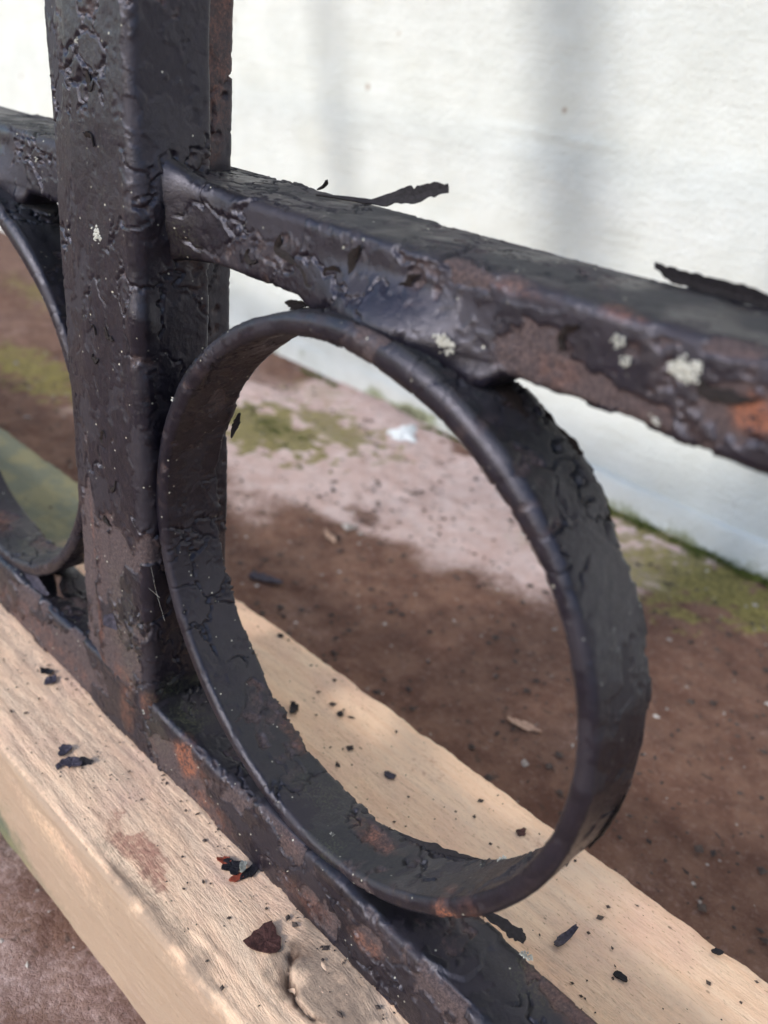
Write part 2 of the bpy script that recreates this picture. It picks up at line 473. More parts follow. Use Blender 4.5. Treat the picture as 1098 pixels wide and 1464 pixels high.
# ---------------------------------------------------------------- wooden beam
def wood_material(name, knot=False):
    m, nt, b = new_mat(name); g = NT(nt)
    cx_ = nt.nodes.new('ShaderNodeCombineXYZ'); g.plug(g.attr('warp'), cx_.inputs['Y'])
    va = nt.nodes.new('ShaderNodeVectorMath'); va.operation = 'ADD'
    nt.links.new(g.co, va.inputs[0]); nt.links.new(cx_.outputs[0], va.inputs[1])
    g.co = va.outputs[0]                                           # the grain bends round the knot
    grainL = g.noise(1.0, 5, 0.6, 0.4, stretch=(0.035, 0.34, 0.34))
    grainF = g.noise(1.0, 4, 0.7, 0.2, stretch=(0.16, 1.5, 1.5))
    fib = g.noise(1.0, 3, 0.7, stretch=(0.45, 3.2, 3.2))
    blot = g.noise(0.05, 4); fine = g.noise(0.8, 4, 0.7)
    c = g.mix(g.ramp(grainL, 0.3, 0.72), (0.85, 0.60, 0.41), (0.80, 0.52, 0.34))
    c = g.mix(g.math('MULTIPLY', g.ramp(blot, 0.45, 0.75), 0.8), c, (0.72, 0.45, 0.33))
    c = g.mix(g.math('MULTIPLY', g.ramp(grainF, 0.58, 0.78), 0.35), c, (0.38, 0.23, 0.13))
    c = g.mix(g.math('MULTIPLY', g.ramp(fib, 0.55, 0.72), 0.55), c, (0.44, 0.265, 0.165))
    c = g.mix(g.math('MULTIPLY', g.ramp(fib, 0.45, 0.28), 0.45), c, (0.84, 0.66, 0.46))
    # dark pin marks in the saw-cut face
    pin = g.math('MULTIPLY', g.ramp(g.vor(0.42, stretch=(0.6, 1, 1)), 0.14, 0.06), g.ramp(g.noise(0.12, 2), 0.5, 0.62))
    c = g.mix(g.math('MULTIPLY', pin, 0.8), c, (0.12, 0.06, 0.035))
    fl_ = g.noise(1.0, 2, 0.6, stretch=(0.9, 2.4, 2.4))
    c = g.mix(g.math('MULTIPLY', g.math('MULTIPLY', g.ramp(fl_, 0.64, 0.72), g.ramp(blot, 0.35, 0.6)), 0.7), c, (0.27, 0.14, 0.07))
    st = g.math('ADD', g.attr('red'), g.math('MULTIPLY', g.math('SUBTRACT', fine, 0.5), 1.9))
    c = g.mix(g.ramp(st, 0.35, 1.15, 0, 0.8), c, (0.38, 0.16, 0.11))
    gy_ = g.math('ADD', g.attr('grey'), g.math('MULTIPLY', g.math('SUBTRACT', fine, 0.5), 0.8))
    c = g.mix(g.ramp(gy_, 0.25, 1.0, 0, 0.85), c, (0.30, 0.215, 0.155))
    gn = g.math('ADD', g.attr('green'), g.math('MULTIPLY', g.math('SUBTRACT', fine, 0.5), 0.5))
    c = g.mix(g.ramp(gn, 0.3, 0.85, 0, 0.92), c, g.mix(g.ramp(g.noise(0.1, 3), 0.4, 0.62), (0.075, 0.10, 0.065), (0.15, 0.15, 0.07)))
    dk = g.attr('dark')
    c = g.mix(dk, c, (0.10, 0.05, 0.028))
    g.plug(c, b.inputs['Base Color'])
    b.inputs['Roughness'].default_value = 0.82
    rel = g.math('ADD', g.math('MULTIPLY', grainF, 0.5), g.math('ADD', g.math('MULTIPLY', fib, 0.35), g.math('MULTIPLY', fine, 0.6)))
    g.plug(g.bump(rel, 0.6, 0.65), b.inputs['Normal'])
    return m
M_WOOD = wood_material('rough sawn pine')
YB0, YB1 = -21.0, 51.0
cont = round_contour([(YB0, ZB), (YB0 + 0.6, ZG - 1.0), (YB1, ZG - 1.0), (YB1, ZB)], [1.8, 1, 1, 0.5], 0.5)
xs = positions(-900, 700, -190, 125, 0.55, 20)
P, N, ns, m = sweep_x(cont, xs)
top = sstep(0.5, 0.95, N[:, 2])
front = sstep(0.5, 0.95, -N[:, 1])
g1 = fbm(P * np.array([1 / 26, 1 / 1.5, 1 / 1.5]), 3, 41)
g2 = fbm(P * np.array([1 / 5, 1 / 0.8, 1 / 0.8]), 2, 42)
g3 = fbm(P / 9, 3, 43)
KN = np.array([59.5, -6.5])                                        # the knot's centre
kd = np.hypot((P[:, 0] - KN[0]) / 6.6, (P[:, 1] - KN[1]) / 4.6) + 0.16 * fbm(P / 3.0, 2, 44)
disp = 0.08 * g1 + 0.08 * g2 + 0.22 * g3
# saw tear-out along the back arris and a bruised front arris
back_edge = np.exp(-((P[:, 1] - YB1) ** 2 + (P[:, 2] - ZB) ** 2) / 3.0)
disp -= back_edge * (0.25 + 0.6 * np.abs(fbm(P * np.array([1 / 6.5, 0.1, 0.1]), 4, 45)))
fe = np.exp(-((P[:, 1] - YB0 - 1) ** 2 + (P[:, 2] - ZB + 1) ** 2) / 14.0)
disp += fe * 0.35 * fbm(P * np.array([1 / 16, 1 / 2, 1 / 2]), 3, 46)
ridge = np.exp(-((P[:, 1] - (YB0 + 5.5) - 0.8 * fbm(P / 30, 2, 47)) / 1.0) ** 2) * top
disp += ridge * (0.03 + 0.16 * np.abs(fbm(P * np.array([1 / 6, 1 / 1.2, 1]), 2, 48)))
onknot = top * (P[:, 1] < 20)
crack = np.exp(-((kd - 1.0) / 0.06) ** 2) * onknot * (0.04 + 0.96 * sstep(0.0, 0.7, (KN[1] - P[:, 1]) / 7 - (P[:, 0] - KN[0]) / 14 + 0.5 * fbm(P / 5, 2, 49)))
disp -= 0.7 * crack
disp += onknot * 0.12 * np.exp(-((kd - 1.35) / 0.25) ** 2)
V = P + N * disp[:, None]
by = 0.0146
V[:, 1] += by * V[:, 0]
P2 = P
red = blobs(P2, [((20, -13.5, ZB), (11, 3.6, 6), 0.95), ((11, -14.5, ZB), (6, 3.0, 6), 0.7), ((13, -5.0, ZB), (6, 2.5, 6), .3), ((36, 43, ZB), (6, 3, 5), .45), ((62, 44, ZB), (5, 3, 5), .5), ((-5, -9, ZB), (5, 3, 5), .3)], 0.6)
grey = 1.0 * front * (0.62 + 0.5 * fbm(P / np.array([40, 12, 12]), 2, 50)) + 0.5 * sstep(-15, -21, P[:, 1])
grey += blobs(P2, [((60, -5, ZB), (15, 9, 6), 0.9), ((95, 25, ZB), (26, 14, 5), 0.35), ((30, -18, ZB), (22, 3, 6), .5)], .5)
green = np.clip(0.95 * sstep(-62, -100, P[:, 0] + 8 * g3) * sstep(8, 22, P[:, 1] + 5 * g3), 0, 1) + 0.55 * sstep(0.5, 1.1, front) * sstep(-10, -40, P[:, 0])
green += front * 0.55 * sstep(ZB - 12, ZG, P[:, 2] + 5 * g3) * sstep(40, -20, P[:, 0])
dark = np.clip(crack * 0.95 + 0.6 * onknot * np.exp(-((kd - 1.14) / 0.2) ** 2) * sstep(-0.2, .7, fbm(P * np.array([.25, .9, 1]), 3, 52) + .5 * (KN[0] - P[:, 0]) / 8), 0, 1)
dyk = P[:, 1] - KN[1]
warp = -dyk * 0.75 * np.exp(-(((P[:, 0] - KN[0]) / 15) ** 2 + (dyk / 11) ** 2)) * (P[:, 1] < 20)
V2, t = cap(V, ns, m)
pad = lambda a: np.concatenate([a, [0, 0]])
beam = link('wooden_beam', raw_mesh('wooden_beam', V2, tube_faces(ns, m, False), t,
            attrs={'red': pad(red), 'grey': pad(grey), 'green': pad(green), 'dark': pad(dark), 'warp': pad(warp)}), M_WOOD)
tag(beam, 'pale rough sawn timber beam lying under the black iron fence', 'beam')
# the knot's plug, slightly domed and split off from the wood around it
rr = np.linspace(0, 1, 26); aa = np.linspace(0, 2 * math.pi, 90, endpoint=False)
Rr, A = np.meshgrid(rr, aa, indexing='ij')
kx = KN[0] + Rr * 6.4 * np.cos(A); ky = KN[1] + Rr * 4.4 * np.sin(A)
P = np.stack([kx.ravel(), ky.ravel(), np.full(kx.size, 0.0)], 1)
wob = 1 + 0.2 * fbm(np.stack([np.cos(A).ravel(), np.sin(A).ravel(), 0 * A.ravel()], 1) * 3, 3, 55) * Rr.ravel()
P[:, 0] = KN[0] + (P[:, 0] - KN[0]) * wob; P[:, 1] = KN[1] + (P[:, 1] - KN[1]) * wob
zt = ZB - 0.05 - 0.5 * Rr.ravel() ** 6 + 0.10 * fbm(P / 2.2, 3, 56) + 0.12 * fbm(P * np.array([.3, 1.6, 1]), 2, 57)
Vk = np.stack([P[:, 0], P[:, 1] + by * P[:, 0], zt], 1)
i = np.arange(25)[:, None]; j = np.arange(90)[None]
qk = np.stack([i * 90 + j, (i + 1) * 90 + j, (i + 1) * 90 + (j + 1) % 90, i * 90 + (j + 1) % 90], -1).reshape(-1, 4)[90:]
tk = np.stack([np.zeros(90, int), 90 + np.arange(90), 90 + (np.arange(90) + 1) % 90], 1)
z0 = np.zeros(len(Vk))
link('knot', raw_mesh('knot', Vk, qk, tk, attrs={'warp': -(P[:, 1] - KN[1]) * .5, 'red': z0 + 0.12, 'grey': z0 + 0.3 * sstep(-.4, .6, fbm(P / 3, 2, 59)), 'green': z0, 'dark': 0.8 * sstep(.86, 1, Rr.ravel()) * sstep(0, .7, (KN[1] - P[:, 1]) / 5 - (P[:, 0] - KN[0]) / 10 + .6 * fbm(P / 3, 2, 58))}), M_WOOD, beam)

# ---------------------------------------------------------------- iron fence
fence = link('iron_fence', None)
fence.location = (0, 0, 0)
tag(fence, 'black iron fence with rings and flaking paint standing on the timber beam', 'fence')

def iron_skin(P, N, axis_scale, seed, wear=0.12, bare=(), rust=(), moss=(), peel=1.0, thick=0.34, dusty=1.0):
    """flaking paint: returns displacement along the normal and the wear masks"""
    Q = P * np.array(axis_scale)
    wv = np.stack([fbm(P / 3.2, 3, seed + 1), fbm(P / 3.2, 3, seed + 2), fbm(P / 3.2, 3, seed + 3)], 1)
    F1, F2, cid = voronoi((Q + wv * 1.5) / 7.0, seed)
    e = (F2 - F1) * 7.0
    bl = blobs(P, bare)
    wf = wear + 0.16 * fbm(P / 21, 3, seed + 5) + bl
    b = wf - cid + 0.16 * fbm(P / 1.7, 3, seed + 6)
    bm = sstep(0.0, 0.07, b)
    cm = sstep(0.1, 0.45, fbm(P / 13, 2, seed + 8) + 0.27)         # where the paint has crazed
    cr = sstep(0.34, 0.10, e) * cm * (1 - bm)
    F1b, F2b, cid2 = voronoi((Q + wv * 1.1) / 2.6, seed + 30)
    cr2 = sstep(0.25, 0.06, (F2b - F1b) * 2.6) * sstep(0.25, 0.6, fbm(P / 9, 2, seed + 9)) * (1 - bm)
    lift = np.exp(-e / 0.55) * sstep(0.55, 0.95, (cid * 37.7) % 1.0) * cm * (1 - bm) * peel
    lump = 0.13 * fbm(P / 9, 2, seed + 10) + 0.03 * fbm(P / 2.2, 2, seed + 11) + 0.03 * fbm(P / 0.8, 2, seed + 12)
    F1c, F2c, cid3 = voronoi((Q + wv * 2.2) / 4.6 + 31.7, seed + 50)
    c2 = sstep(0.0, 0.05, 0.30 + 0.30 * fbm(P / 11, 2, seed + 16) - cid3 + 0.12 * fbm(P / 1.5, 2, seed + 17)) * (1 - bm)
    pit = -0.16 * sstep(0.2, 0.7, fbm(P / 1.1, 3, seed + 13)) * bm
    d = lump + thick * (1 - bm) + ((cid * 13.3) % 1.0 - .5) * 0.07 * (1 - bm) - 0.6 * cr - 0.05 * cr2 + 0.3 * lift + pit - 0.12 * c2
    du = dusty * np.clip(sstep(0.35, 0.95, N[:, 2]) * (0.75 + 0.5 * fbm(P / 6, 3, seed + 14)), 0, 1)
    ru = np.clip(blobs(P, rust) + 0.12 * bm * sstep(0.2, 0.9, fbm(P / 6, 3, seed + 15)), 0, 1)
    bs = sstep(-0.10, 0.16, b) * (0.75 + .25 * bm)
    return d, {'coat': c2, 'bare': bs, 'rust': ru, 'dust': du, 'moss': np.clip(blobs(P, moss) , 0, 1)}

def add_pad(at):
    return {k: np.concatenate([v, [0, 0]]) for k, v in at.items()}

STEP = 0.27
# --- post: flat upright bar, bevelled on its left front edge
cont = round_contour([(-26.4, 1.5), (-17.6, 0.0), (0, 0), (0, 13.0), (-26.4, 13.0)], [0.8, 2.0, 1.8, 0.5, 0.6], STEP)
zs = positions(-101.5, 760, -101.5, 46, STEP, 20)
P, N, ns, m = sweep_z(cont, zs)
lowr = sstep(-35, -80, P[:, 2])
d, at = iron_skin(P, N, (1, 1, 0.55), 100, wear=0.04 + 0.24 * lowr * (N[:, 1] < -0.3) + 0.10 * (N[:, 0] < -0.1),
    bare=[((-13.5, 0, 1.0), (3, 4, 4.5), .55), ((-12.8, 0, 8), (2, 3, 5), .45), ((-12, 0, -49), (4, 3, 6), .25), ((-20, 1, -52), (3.5, 3, 26), .35), ((-21, 1, -85), (4, 3, 16), .5),
          ((-10, 0, -72), (6, 3, 12), .35), ((-12, 0, -92), (7, 3, 10), .4), ((-1, 0, -66), (2.2, 3, 7), .5), ((-2, 0, -78), (3, 3, 8), .35), ((-4, 0, -12), (3, 3, 4), .3)],
    rust=[((-17.5, 0, -88), (1.2, 2, 9), .5), ((-18, 0, -98), (2.5, 3, 4), .5), ((-19.5, 0, -66), (1.0, 2, 9), .35), ((-1, 0, -98), (2.5, 3, 3), .6), ((-10, 0, -97), (4, 2, 3), .5)],
    moss=[((-8, 0, -84), (6, 3, 14), .45), ((0, 6, -96), (4, 6, 4), .8)])
d *= np.where((P[:, 2] > 45), 0, 1)
# weld bulge where the rail meets the right face
wd = np.exp(-((P[:, 2] + 3) / 8.5) ** 2) * sstep(-4, 0.5, P[:, 0]) * np.exp(-((P[:, 1] - 5) / 6.5) ** 2)
d += 1.9 * wd
d += 1.0 * np.exp(-((P[:, 2] + 21) / 3.5) ** 2 - ((P[:, 1] - 0.5) / 2.5) ** 2 - ((P[:, 0]) / 3) ** 2)
V = P + N * d[:, None]; V[:, 0] -= 0.0085 * (np.clip(P[:, 2], None, 60) + 45)
V, t = cap(V, ns, m)
link('post', raw_mesh('post', V, tube_faces(ns, m, False)[:, ::-1], t[:, ::-1], attrs=add_pad(at)), M_IRON, fence)
# --- second upright behind the post
cont = round_contour([(-22, 13.7), (-3.4, 13.7), (-3.9, 20.2), (-22, 20.2)], 0.6, STEP * 1.3)
zs = positions(-101, 760, -101, 46, STEP * 1.3, 20)
P, N, ns, m = sweep_z(cont, zs)
d, at = iron_skin(P, N, (1, 1, 0.4), 140, wear=0.15, thick=0.25, rust=[((-4, 17, 30), (6, 6, 32), .55)], bare=[((-4, 17, -70), (6, 6, 30), .4)])
d *= np.where((P[:, 2] > 45), 0, 1)
V = P + N * d[:, None]; V[:, 0] -= 0.012 * (np.clip(P[:, 2], None, 60) + 30)
V, t = cap(V, ns, m)
link('back_bar', raw_mesh('back_bar', V, tube_faces(ns, m, False)[:, ::-1], t[:, ::-1], attrs=add_pad(at)), M_IRON, fence)

# --- ring geometry shared by rails and rings
RCX, RCZ, RA, RB = 44.9, -54.2, 44.75, 44.18
RY0, RY1, RT = 2.3, 13.5, 2.3

# --- upper rail
cont = round_contour([(7.6, -10.4), (23.8, -10.4), (23.8, 0.1), (7.6, 0.1)], [0.9, 0.8, 0.8, 1.5], STEP)
xs = positions(-520, 520, -78, 112, STEP, 16)
P, N, ns, m = sweep_x(cont, xs)
d, at = iron_skin(P, N, (0.6, 1, 1), 200, wear=0.03 + 0.05 * sstep(45, 75, P[:, 0]) * (N[:, 1] < -.3), peel=1.3,
    bare=[((50, 7.6, -3.0), (9, 4, 4), .45), ((72, 7.6, -8.6), (8, 4, 2.2), .45), ((80, 7.6, -9.2), (6, 4, 2.0), .35), ((87, 7.6, 0.0), (7, 4, 1.5), .4), ((92, 7.6, -6), (5, 4, 3), .3),
          ((-45, 7.6, -5), (14, 4, 4), .3), ((62, 7.6, -0.6), (14, 2, 1.5), .4)],
    rust=[((93.5, 7.6, -5.4), (2.6, 3, 1.9), .9), ((79, 7.6, -0.4), (3.0, 2, .8), .5), ((65, 7.6, -1.0), (6, 2, 0.7), .3), ((71, 7.6, -8), (4, 3, 1.6), .2)],
    moss=[((3, 9, -8), (5, 5, 4), .35), ((-50, 14, 0), (20, 8, 3), .5)])
sides = np.minimum(np.abs(P[:, 0] - 0.0), np.abs(P[:, 0] + 25.0))
fl = np.exp(-np.clip(P[:, 0] - .5, 0, None) / 5.0) * sstep(-5.5, 0.0, P[:, 0])
fl_l = np.exp(-np.clip(-25.0 - P[:, 0], 0, None) / 3.0) * (P[:, 0] < -15)
d += fl * (4.3 * sstep(0.1, 0.8, -N[:, 1]) * (0.55 + 0.45 * sstep(-11, -5, P[:, 2])) + 0.9 * np.exp(-np.clip(P[:, 0], 0, None) / 7) * sstep(0.1, .9, N[:, 2]) * sstep(24, 8, P[:, 1]) + 0.2 * sstep(0.2, .9, -N[:, 2]) * sstep(20, 8, P[:, 1]))
d += fl_l * 1.0
# paint and weld filling the wedge between ring and rail
for cx_ in (RCX, -25.2 - RCX):
    u = np.clip((P[:, 0] - cx_) / RA, -0.99, 0.99)
    gap = (-10.4) - (RCZ + RB * np.sqrt(1 - u * u))
    fill = np.clip(gap, 0, 9) * sstep(4.6, 2.6, gap + 2.0 * (P[:, 0] < cx_)) * sstep(0.3, 0.9, -N[:, 2]) * sstep(18, 13, P[:, 1])
    d += fill
    d += 3.8 * np.exp(-((P[:, 0] - cx_ - 2) / 11) ** 2) * sstep(0.1, 0.9, -N[:, 1]) * sstep(-3.0, -10, P[:, 2])
d *= np.where((P[:, 0] > 111) | (P[:, 0] < -77), 0, 1)
V, t = cap(P + N * d[:, None], ns, m)
link('top_rail', raw_mesh('top_rail', V, tube_faces(ns, m, False), t, attrs=add_pad(at)), M_IRON, fence)

# --- bottom rail
cont = round_contour([(0.7, -112.35), (13.9, -112.35), (13.9, -98.6), (0.7, -98.6)], [0.8, 0.8, 0.8, 1.6], STEP)
xs = positions(-520, 520, -92, 100, STEP, 16)
P, N, ns, m = sweep_x(cont, xs)
edge_line = P[:, 0] - 78.5 + 0.55 * (P[:, 1] - 6) * 0 + 1.3 * fbm(P / 3.0, 3, 311)
sheet = sstep(0.0, 0.5, edge_line + 6.0 * sstep(4.0, 1.0, P[:, 1])) * sstep(0.5, 0.9, N[:, 2])
fr = (N[:, 1] < -0.3)
d, at = iron_skin(P, N, (0.6, 1, 1), 300, wear=np.where(fr, 0.30 + 0.16 * sstep(0, -40, P[:, 0]), 0.02), peel=0.9,
    bare=[((11, .7, -104), (5, 3, 5), .5), ((-45, .7, -106), (32, 3, 6), .35), ((62, .7, -104), (6, 2, 3), .35), ((32, .7, -102), (9, 2, 4), .3), ((92, 13, -98.6), (10, 3.6, 3), 1.0)],
    rust=[((11.5, .7, -103.6), (4.0, 3, 5.2), 1.0), ((17, .7, -103), (3, 3, 3), .5), ((-8, .7, -104), (3.0, 3, 5), .5), ((-47, .7, -108), (26, 3, 4), .3), ((20, .7, -109), (9, 3, 3), .55), ((62, .7, -104.5), (4.5, 2, 2.0), .55), ((48, .7, -108), (7, 3, 3), .3),
          ((93, 12.5, -98.6), (9, 3.5, 3), .25)],
    moss=[((8, 5, -98.6), (5, 4, 3), .9), ((3, .7, -104), (5, 3, 5), .5), ((83, 13, -98.6), (1.6, 1.6, 2), 1.0), ((86, 10, -98.6), (6, 3, 3), .35)], dusty=0.45)
d += 0.55 * sstep(0.5, 0.9, N[:, 2]) * (1 - sheet) * sstep(40, 55, P[:, 0])     # thick sheet of paint that ends in a broken edge
wl = np.exp(-np.clip(P[:, 0] - 0.0, 0, None) / 5.0) * (P[:, 0] > -12) + np.exp(-np.clip(-25 - P[:, 0], 0, None) / 4.0) * (P[:, 0] < -13)
d += 1.3 * wl * sstep(.3, .9, N[:, 2])
d += 0.5 * np.exp(-((P[:, 0] + 8) / 14) ** 2) * fr
for cx_ in (RCX, -25.2 - RCX):
    u = np.clip((P[:, 0] - cx_) / RA, -0.99, 0.99)
    gap = (RCZ - RB * np.sqrt(1 - u * u)) + 98.6
    d += np.clip(gap, 0, 9) * sstep(2.6, 1.2, gap) * sstep(0.3, 0.9, N[:, 2])
d *= np.where((P[:, 0] > 99) | (P[:, 0] < -91), 0, 1)
V, t = cap(P + N * d[:, None], ns, m)
link('bottom_rail', raw_mesh('bottom_rail', V, tube_faces(ns, m, False), t, attrs=add_pad(at)), M_IRON, fence)

# --- rings of bent flat bar
def ring(cx_, seed, bare=(), rust=(), moss=(), wear=0.03):
    ry, rn = round_contour([(-RT, RY0), (0.15, RY0), (0.15, RY1), (-RT, RY1)], [0.9, 0.95, 0.4, 0.4], STEP)
    na = int(2 * math.pi * RA / STEP)
    th = np.linspace(0, 2 * math.pi, na, endpoint=False)
    mm = len(ry)
    ct, st_ = np.cos(th)[:, None], np.sin(th)[:, None]
    P = np.zeros((na, mm, 3)); N = np.zeros((na, mm, 3))
    P[:, :, 0] = cx_ + (RA + ry[None, :, 0]) * ct
    P[:, :, 2] = RCZ + (RB + ry[None, :, 0]) * st_
    P[:, :, 1] = ry[None, :, 1]
    N[:, :, 0] = rn[None, :, 0] * ct; N[:, :, 2] = rn[None, :, 0] * st_; N[:, :, 1] = rn[None, :, 1]
    P = P.reshape(-1, 3); N = N.reshape(-1, 3)
    d, at = iron_skin(P, N, (0.9, 0.9, 0.9), seed, wear=wear, bare=bare, rust=rust, moss=moss, peel=1.2, dusty=0.9)
    ang = np.arctan2(P[:, 2] - RCZ, P[:, 0] - cx_)
    # slack bends of the hand-made ring and thicker bar near its upper weld
    d = 0.3 * (1 - 0.7 * sstep(.1, .8, -N[:, 1])) + (d - 0.3) * (1 - 0.72 * sstep(0.1, 0.7, -N[:, 1]))
    d += 0.9 * np.exp(-((ang - 1.35) / 0.3) ** 2) * (N[:, 1] < -0.2)
    d += 0.5 * np.exp(-((ang - 0.95) / 0.22) ** 2)
    # torn, ragged back edge
    d += np.where(N[:, 1] > 0.6, 0.55 * np.round(2.2 * fbm(np.stack([ang * 9, ang * 0, ang * 0], 1), 3, seed + 60)) / 2.2, 0)
    V = P + N * d[:, None]
    wob = 0.5 * np.sin(2 * ang + 0.7) + 0.35 * np.sin(3 * ang + 2.1)
    V[:, 1] += wob * 0.8
    return raw_mesh('ring', V, tube_faces(na, mm, True)[:, ::-1], attrs=at)

link('ring', ring(RCX, 400,
    rust=[((75.5, 3.0, -87.5), (4.2, 5, 3.4), 1.0), ((55, 10, -96), (6.5, 2.4, 3), .5), ((27, 12.5, -93.5), (5, 1.6, 4), .5), ((79, 3, -83), (3, 3, 3), .35), ((66, 9, -13), (2, 2, 2), .4)],
    bare=[((75.5, 3.0, -87.5), (2.6, 3, 2), .5), ((55, 10, -96), (4, 2, 3), .3), ((8, 8, -30), (3, 4, 5), .2)],
    moss=[((40, 10, -97), (12, 4, 3), .4), ((50, 4, -97), (4, 3, 3), .5)]), M_IRON, fence)
link('ring', ring(-25.2 - RCX, 460, rust=[((-80, 6, -95), (7, 4, 4), .6), ((-90, 4, -90), (5, 4, 4), .8)], moss=[((-60, 9, -96), (14, 5, 4), .6)]), M_IRON, fence)

# --- unseen uprights, added and leaned to cast shadow bands on the wall
def upright(x0, x1, y0, y1, z0, z1):
    c = round_contour([(x0, y0), (x1, y0), (x1, y1), (x0, y1)], 0.6, 1.2)
    P, N, ns, m = sweep_z(c, np.linspace(z0, z1, 60))
    d, at = iron_skin(P, N, (1, 1, .6), int(abs(x0)) + 500)
    V = P + N * d[:, None]; V[:, 0] -= 0.26 * (P[:, 2] - 200)
    V, t = cap(V, ns, m)
    return raw_mesh('added_picket', V, tube_faces(ns, m, False)[:, ::-1], t[:, ::-1], attrs=add_pad(at))
link('added_picket', upright(-163, -127, 8, 14, 40, 760), M_IRON, fence)
link('added_picket', upright(-289, -275, 8, 12, 40, 760), M_IRON, fence)

# ---------------------------------------------------------------- peeled paint still hanging on the fence
def ribbon(name, pts, widths, wdir, thick=0.22, seed=0, jag=0.35, mat=None, parent=None, n=40, rows=5):
    """a torn strip of paint: centre line, half-width vectors, ragged rims, real thickness"""
    pts = np.array(pts, float); k = np.linspace(0, 1, len(pts)); t = np.linspace(0, 1, n)
    C = np.stack([np.interp(t, k, pts[:, a]) for a in range(3)], 1)
    for _ in range(3):
        C[1:-1] = (C[:-2] + 2 * C[1:-1] + C[2:]) / 4
    wv = np.array(wdir, float)
    wv = np.tile(wv, (n, 1)) if wv.ndim == 1 else np.stack([np.interp(t, np.linspace(0, 1, len(wv)), wv[:, a]) for a in range(3)], 1)
    w = np.interp(t, np.linspace(0, 1, len(widths)), widths)
    rnd = lambda s: vnoise(np.stack([t * 13 + s * 3.1, t * 0, t * 0], 1), s + seed) * .6 + vnoise(np.stack([t * 31 + s, t * 0, t * 0], 1), s + 9 + seed) * .4
    up, dn = w * (1 + jag * rnd(1)), -w * (1 + jag * rnd(2))
    T = np.gradient(C, axis=0); T /= np.linalg.norm(T, axis=1)[:, None] + 1e-9
    Nn = np.cross(T, wv); Nn /= np.linalg.norm(Nn, axis=1)[:, None] + 1e-9
    G = []
    for r in range(rows):
        f = r / (rows - 1)
        off = dn + (up - dn) * f
        G.append(C + wv * off[:, None] + Nn * (0.12 * np.abs(f - .5) * 2 * w)[:, None])
    G = np.stack(G, 1).reshape(-1, 3)
    Nr = np.repeat(Nn, rows, 0)
    V = np.vstack([G + Nr * thick / 2, G - Nr * thick / 2]); o = n * rows
    i = np.arange(n - 1)[:, None]; j = np.arange(rows - 1)[None]
    a = np.stack([i * rows + j, (i + 1) * rows + j, (i + 1) * rows + j + 1, i * rows + j + 1], -1).reshape(-1, 4)
    loop = [r for r in range(rows)] + [i_ * rows + rows - 1 for i_ in range(1, n)] + [(n - 1) * rows + r for r in range(rows - 2, -1, -1)] + [i_ * rows for i_ in range(n - 2, 0, -1)]
    side = [(loop[x], loop[(x + 1) % len(loop)], loop[(x + 1) % len(loop)] + o, loop[x] + o) for x in range(len(loop))]
    qs = np.vstack([a, a[:, ::-1] + o, np.array(side)])
    me = raw_mesh(name, V, qs, attrs={'under': np.concatenate([np.zeros(o), np.ones(o)])}, smooth=False)
    return link(name, me, mat or M_FLAKE, parent)

def chip_mesh(name, r, seed, stretch=1.0, curl=0.25, thick=0.28, jag=0.35, n=26):
    """a loose flake: ragged outline, slightly cupped, two faces and a rim"""
    rs = np.random.RandomState(seed)
    a = np.linspace(0, 2 * math.pi, n, endpoint=False)
    rad = np.ones(n)
    for h in range(2, 6):
        rad += jag / h * rs.randn() * np.cos(h * a + rs.rand() * 6.3)
    rad = np.clip(rad + jag * .28 * rs.randn(n), 0.3, 1.8) * r
    V = [(0, 0, 0)]
    for f in (0.5, 1.0):
        for k_ in range(n):
            V.append((rad[k_] * f * math.cos(a[k_]) * stretch, rad[k_] * f * math.sin(a[k_]) / math.sqrt(stretch), 0))
    V = np.array(V)
    ca = rs.rand() * 3.14
    u = V[:, 0] * math.cos(ca) + V[:, 1] * math.sin(ca)
    V[:, 2] = curl * (u * u) / r + 0.06 * r * rs.randn(len(V)) * 0.5
    V[:, 2] -= V[:, 2].min()
    B = V.copy(); V = V.copy(); V[:, 2] += thick
    o = len(V); tr = []; qd = []
    for k_ in range(n):
        k2 = (k_ + 1) % n
        tr += [(0, 1 + k_, 1 + k2), (o, o + 1 + k2, o + 1 + k_)]
        qd += [(1 + k_, 1 + n + k_, 1 + n + k2, 1 + k2), (o + 1 + k2, o + 1 + n + k2, o + 1 + n + k_, o + 1 + k_)]
        qd += [(1 + n + k_, o + 1 + n + k_, o + 1 + n + k2, 1 + n + k2)]
    VV = np.vstack([V, B])
    return raw_mesh(name, VV, np.array(qd), np.array(tr), attrs={'under': np.concatenate([np.zeros(o), np.ones(o)])}, smooth=False)

def put(o, p, rot=(0, 0, 0)):
    o.location = Vector(p) * S
    o.rotation_euler = rot
    return o

# tall curled splinter on the upper rail
ribbon('paint_flake', [(19.5, 18.2, .75), (23, 20.5, .8), (26.5, 22.6, .9), (30, 23.8, 1.9), (34, 24.6, 3.3), (38.2, 25.2, 4.6)],
       [.25, .35, .45, 1.0, 1.15, 0.85], [(0.1, 1, .2), (0, 0.8, .6), (-.25, .15, 1), (-.25, 0, 1)], seed=3, parent=fence, jag=.55)
# strip lifting along the rail's back edge
ribbon('paint_flake', [(71.5, 24.0, 1.9), (74, 24.0, 1.3), (78, 23.9, 1.2), (83, 23.8, 1.2), (92, 23.6, 1.0)], [.3, .8, 1.0, 1.0, .9], (0, -.35, 1), seed=5, parent=fence)
ribbon('paint_flake', [(14, 23.5, .5), (15, 23.7, 1.3), (15.2, 23.6, 2.0)], [.5, .4, .2], (0.3, 1, .3), seed=7, parent=fence, n=12)
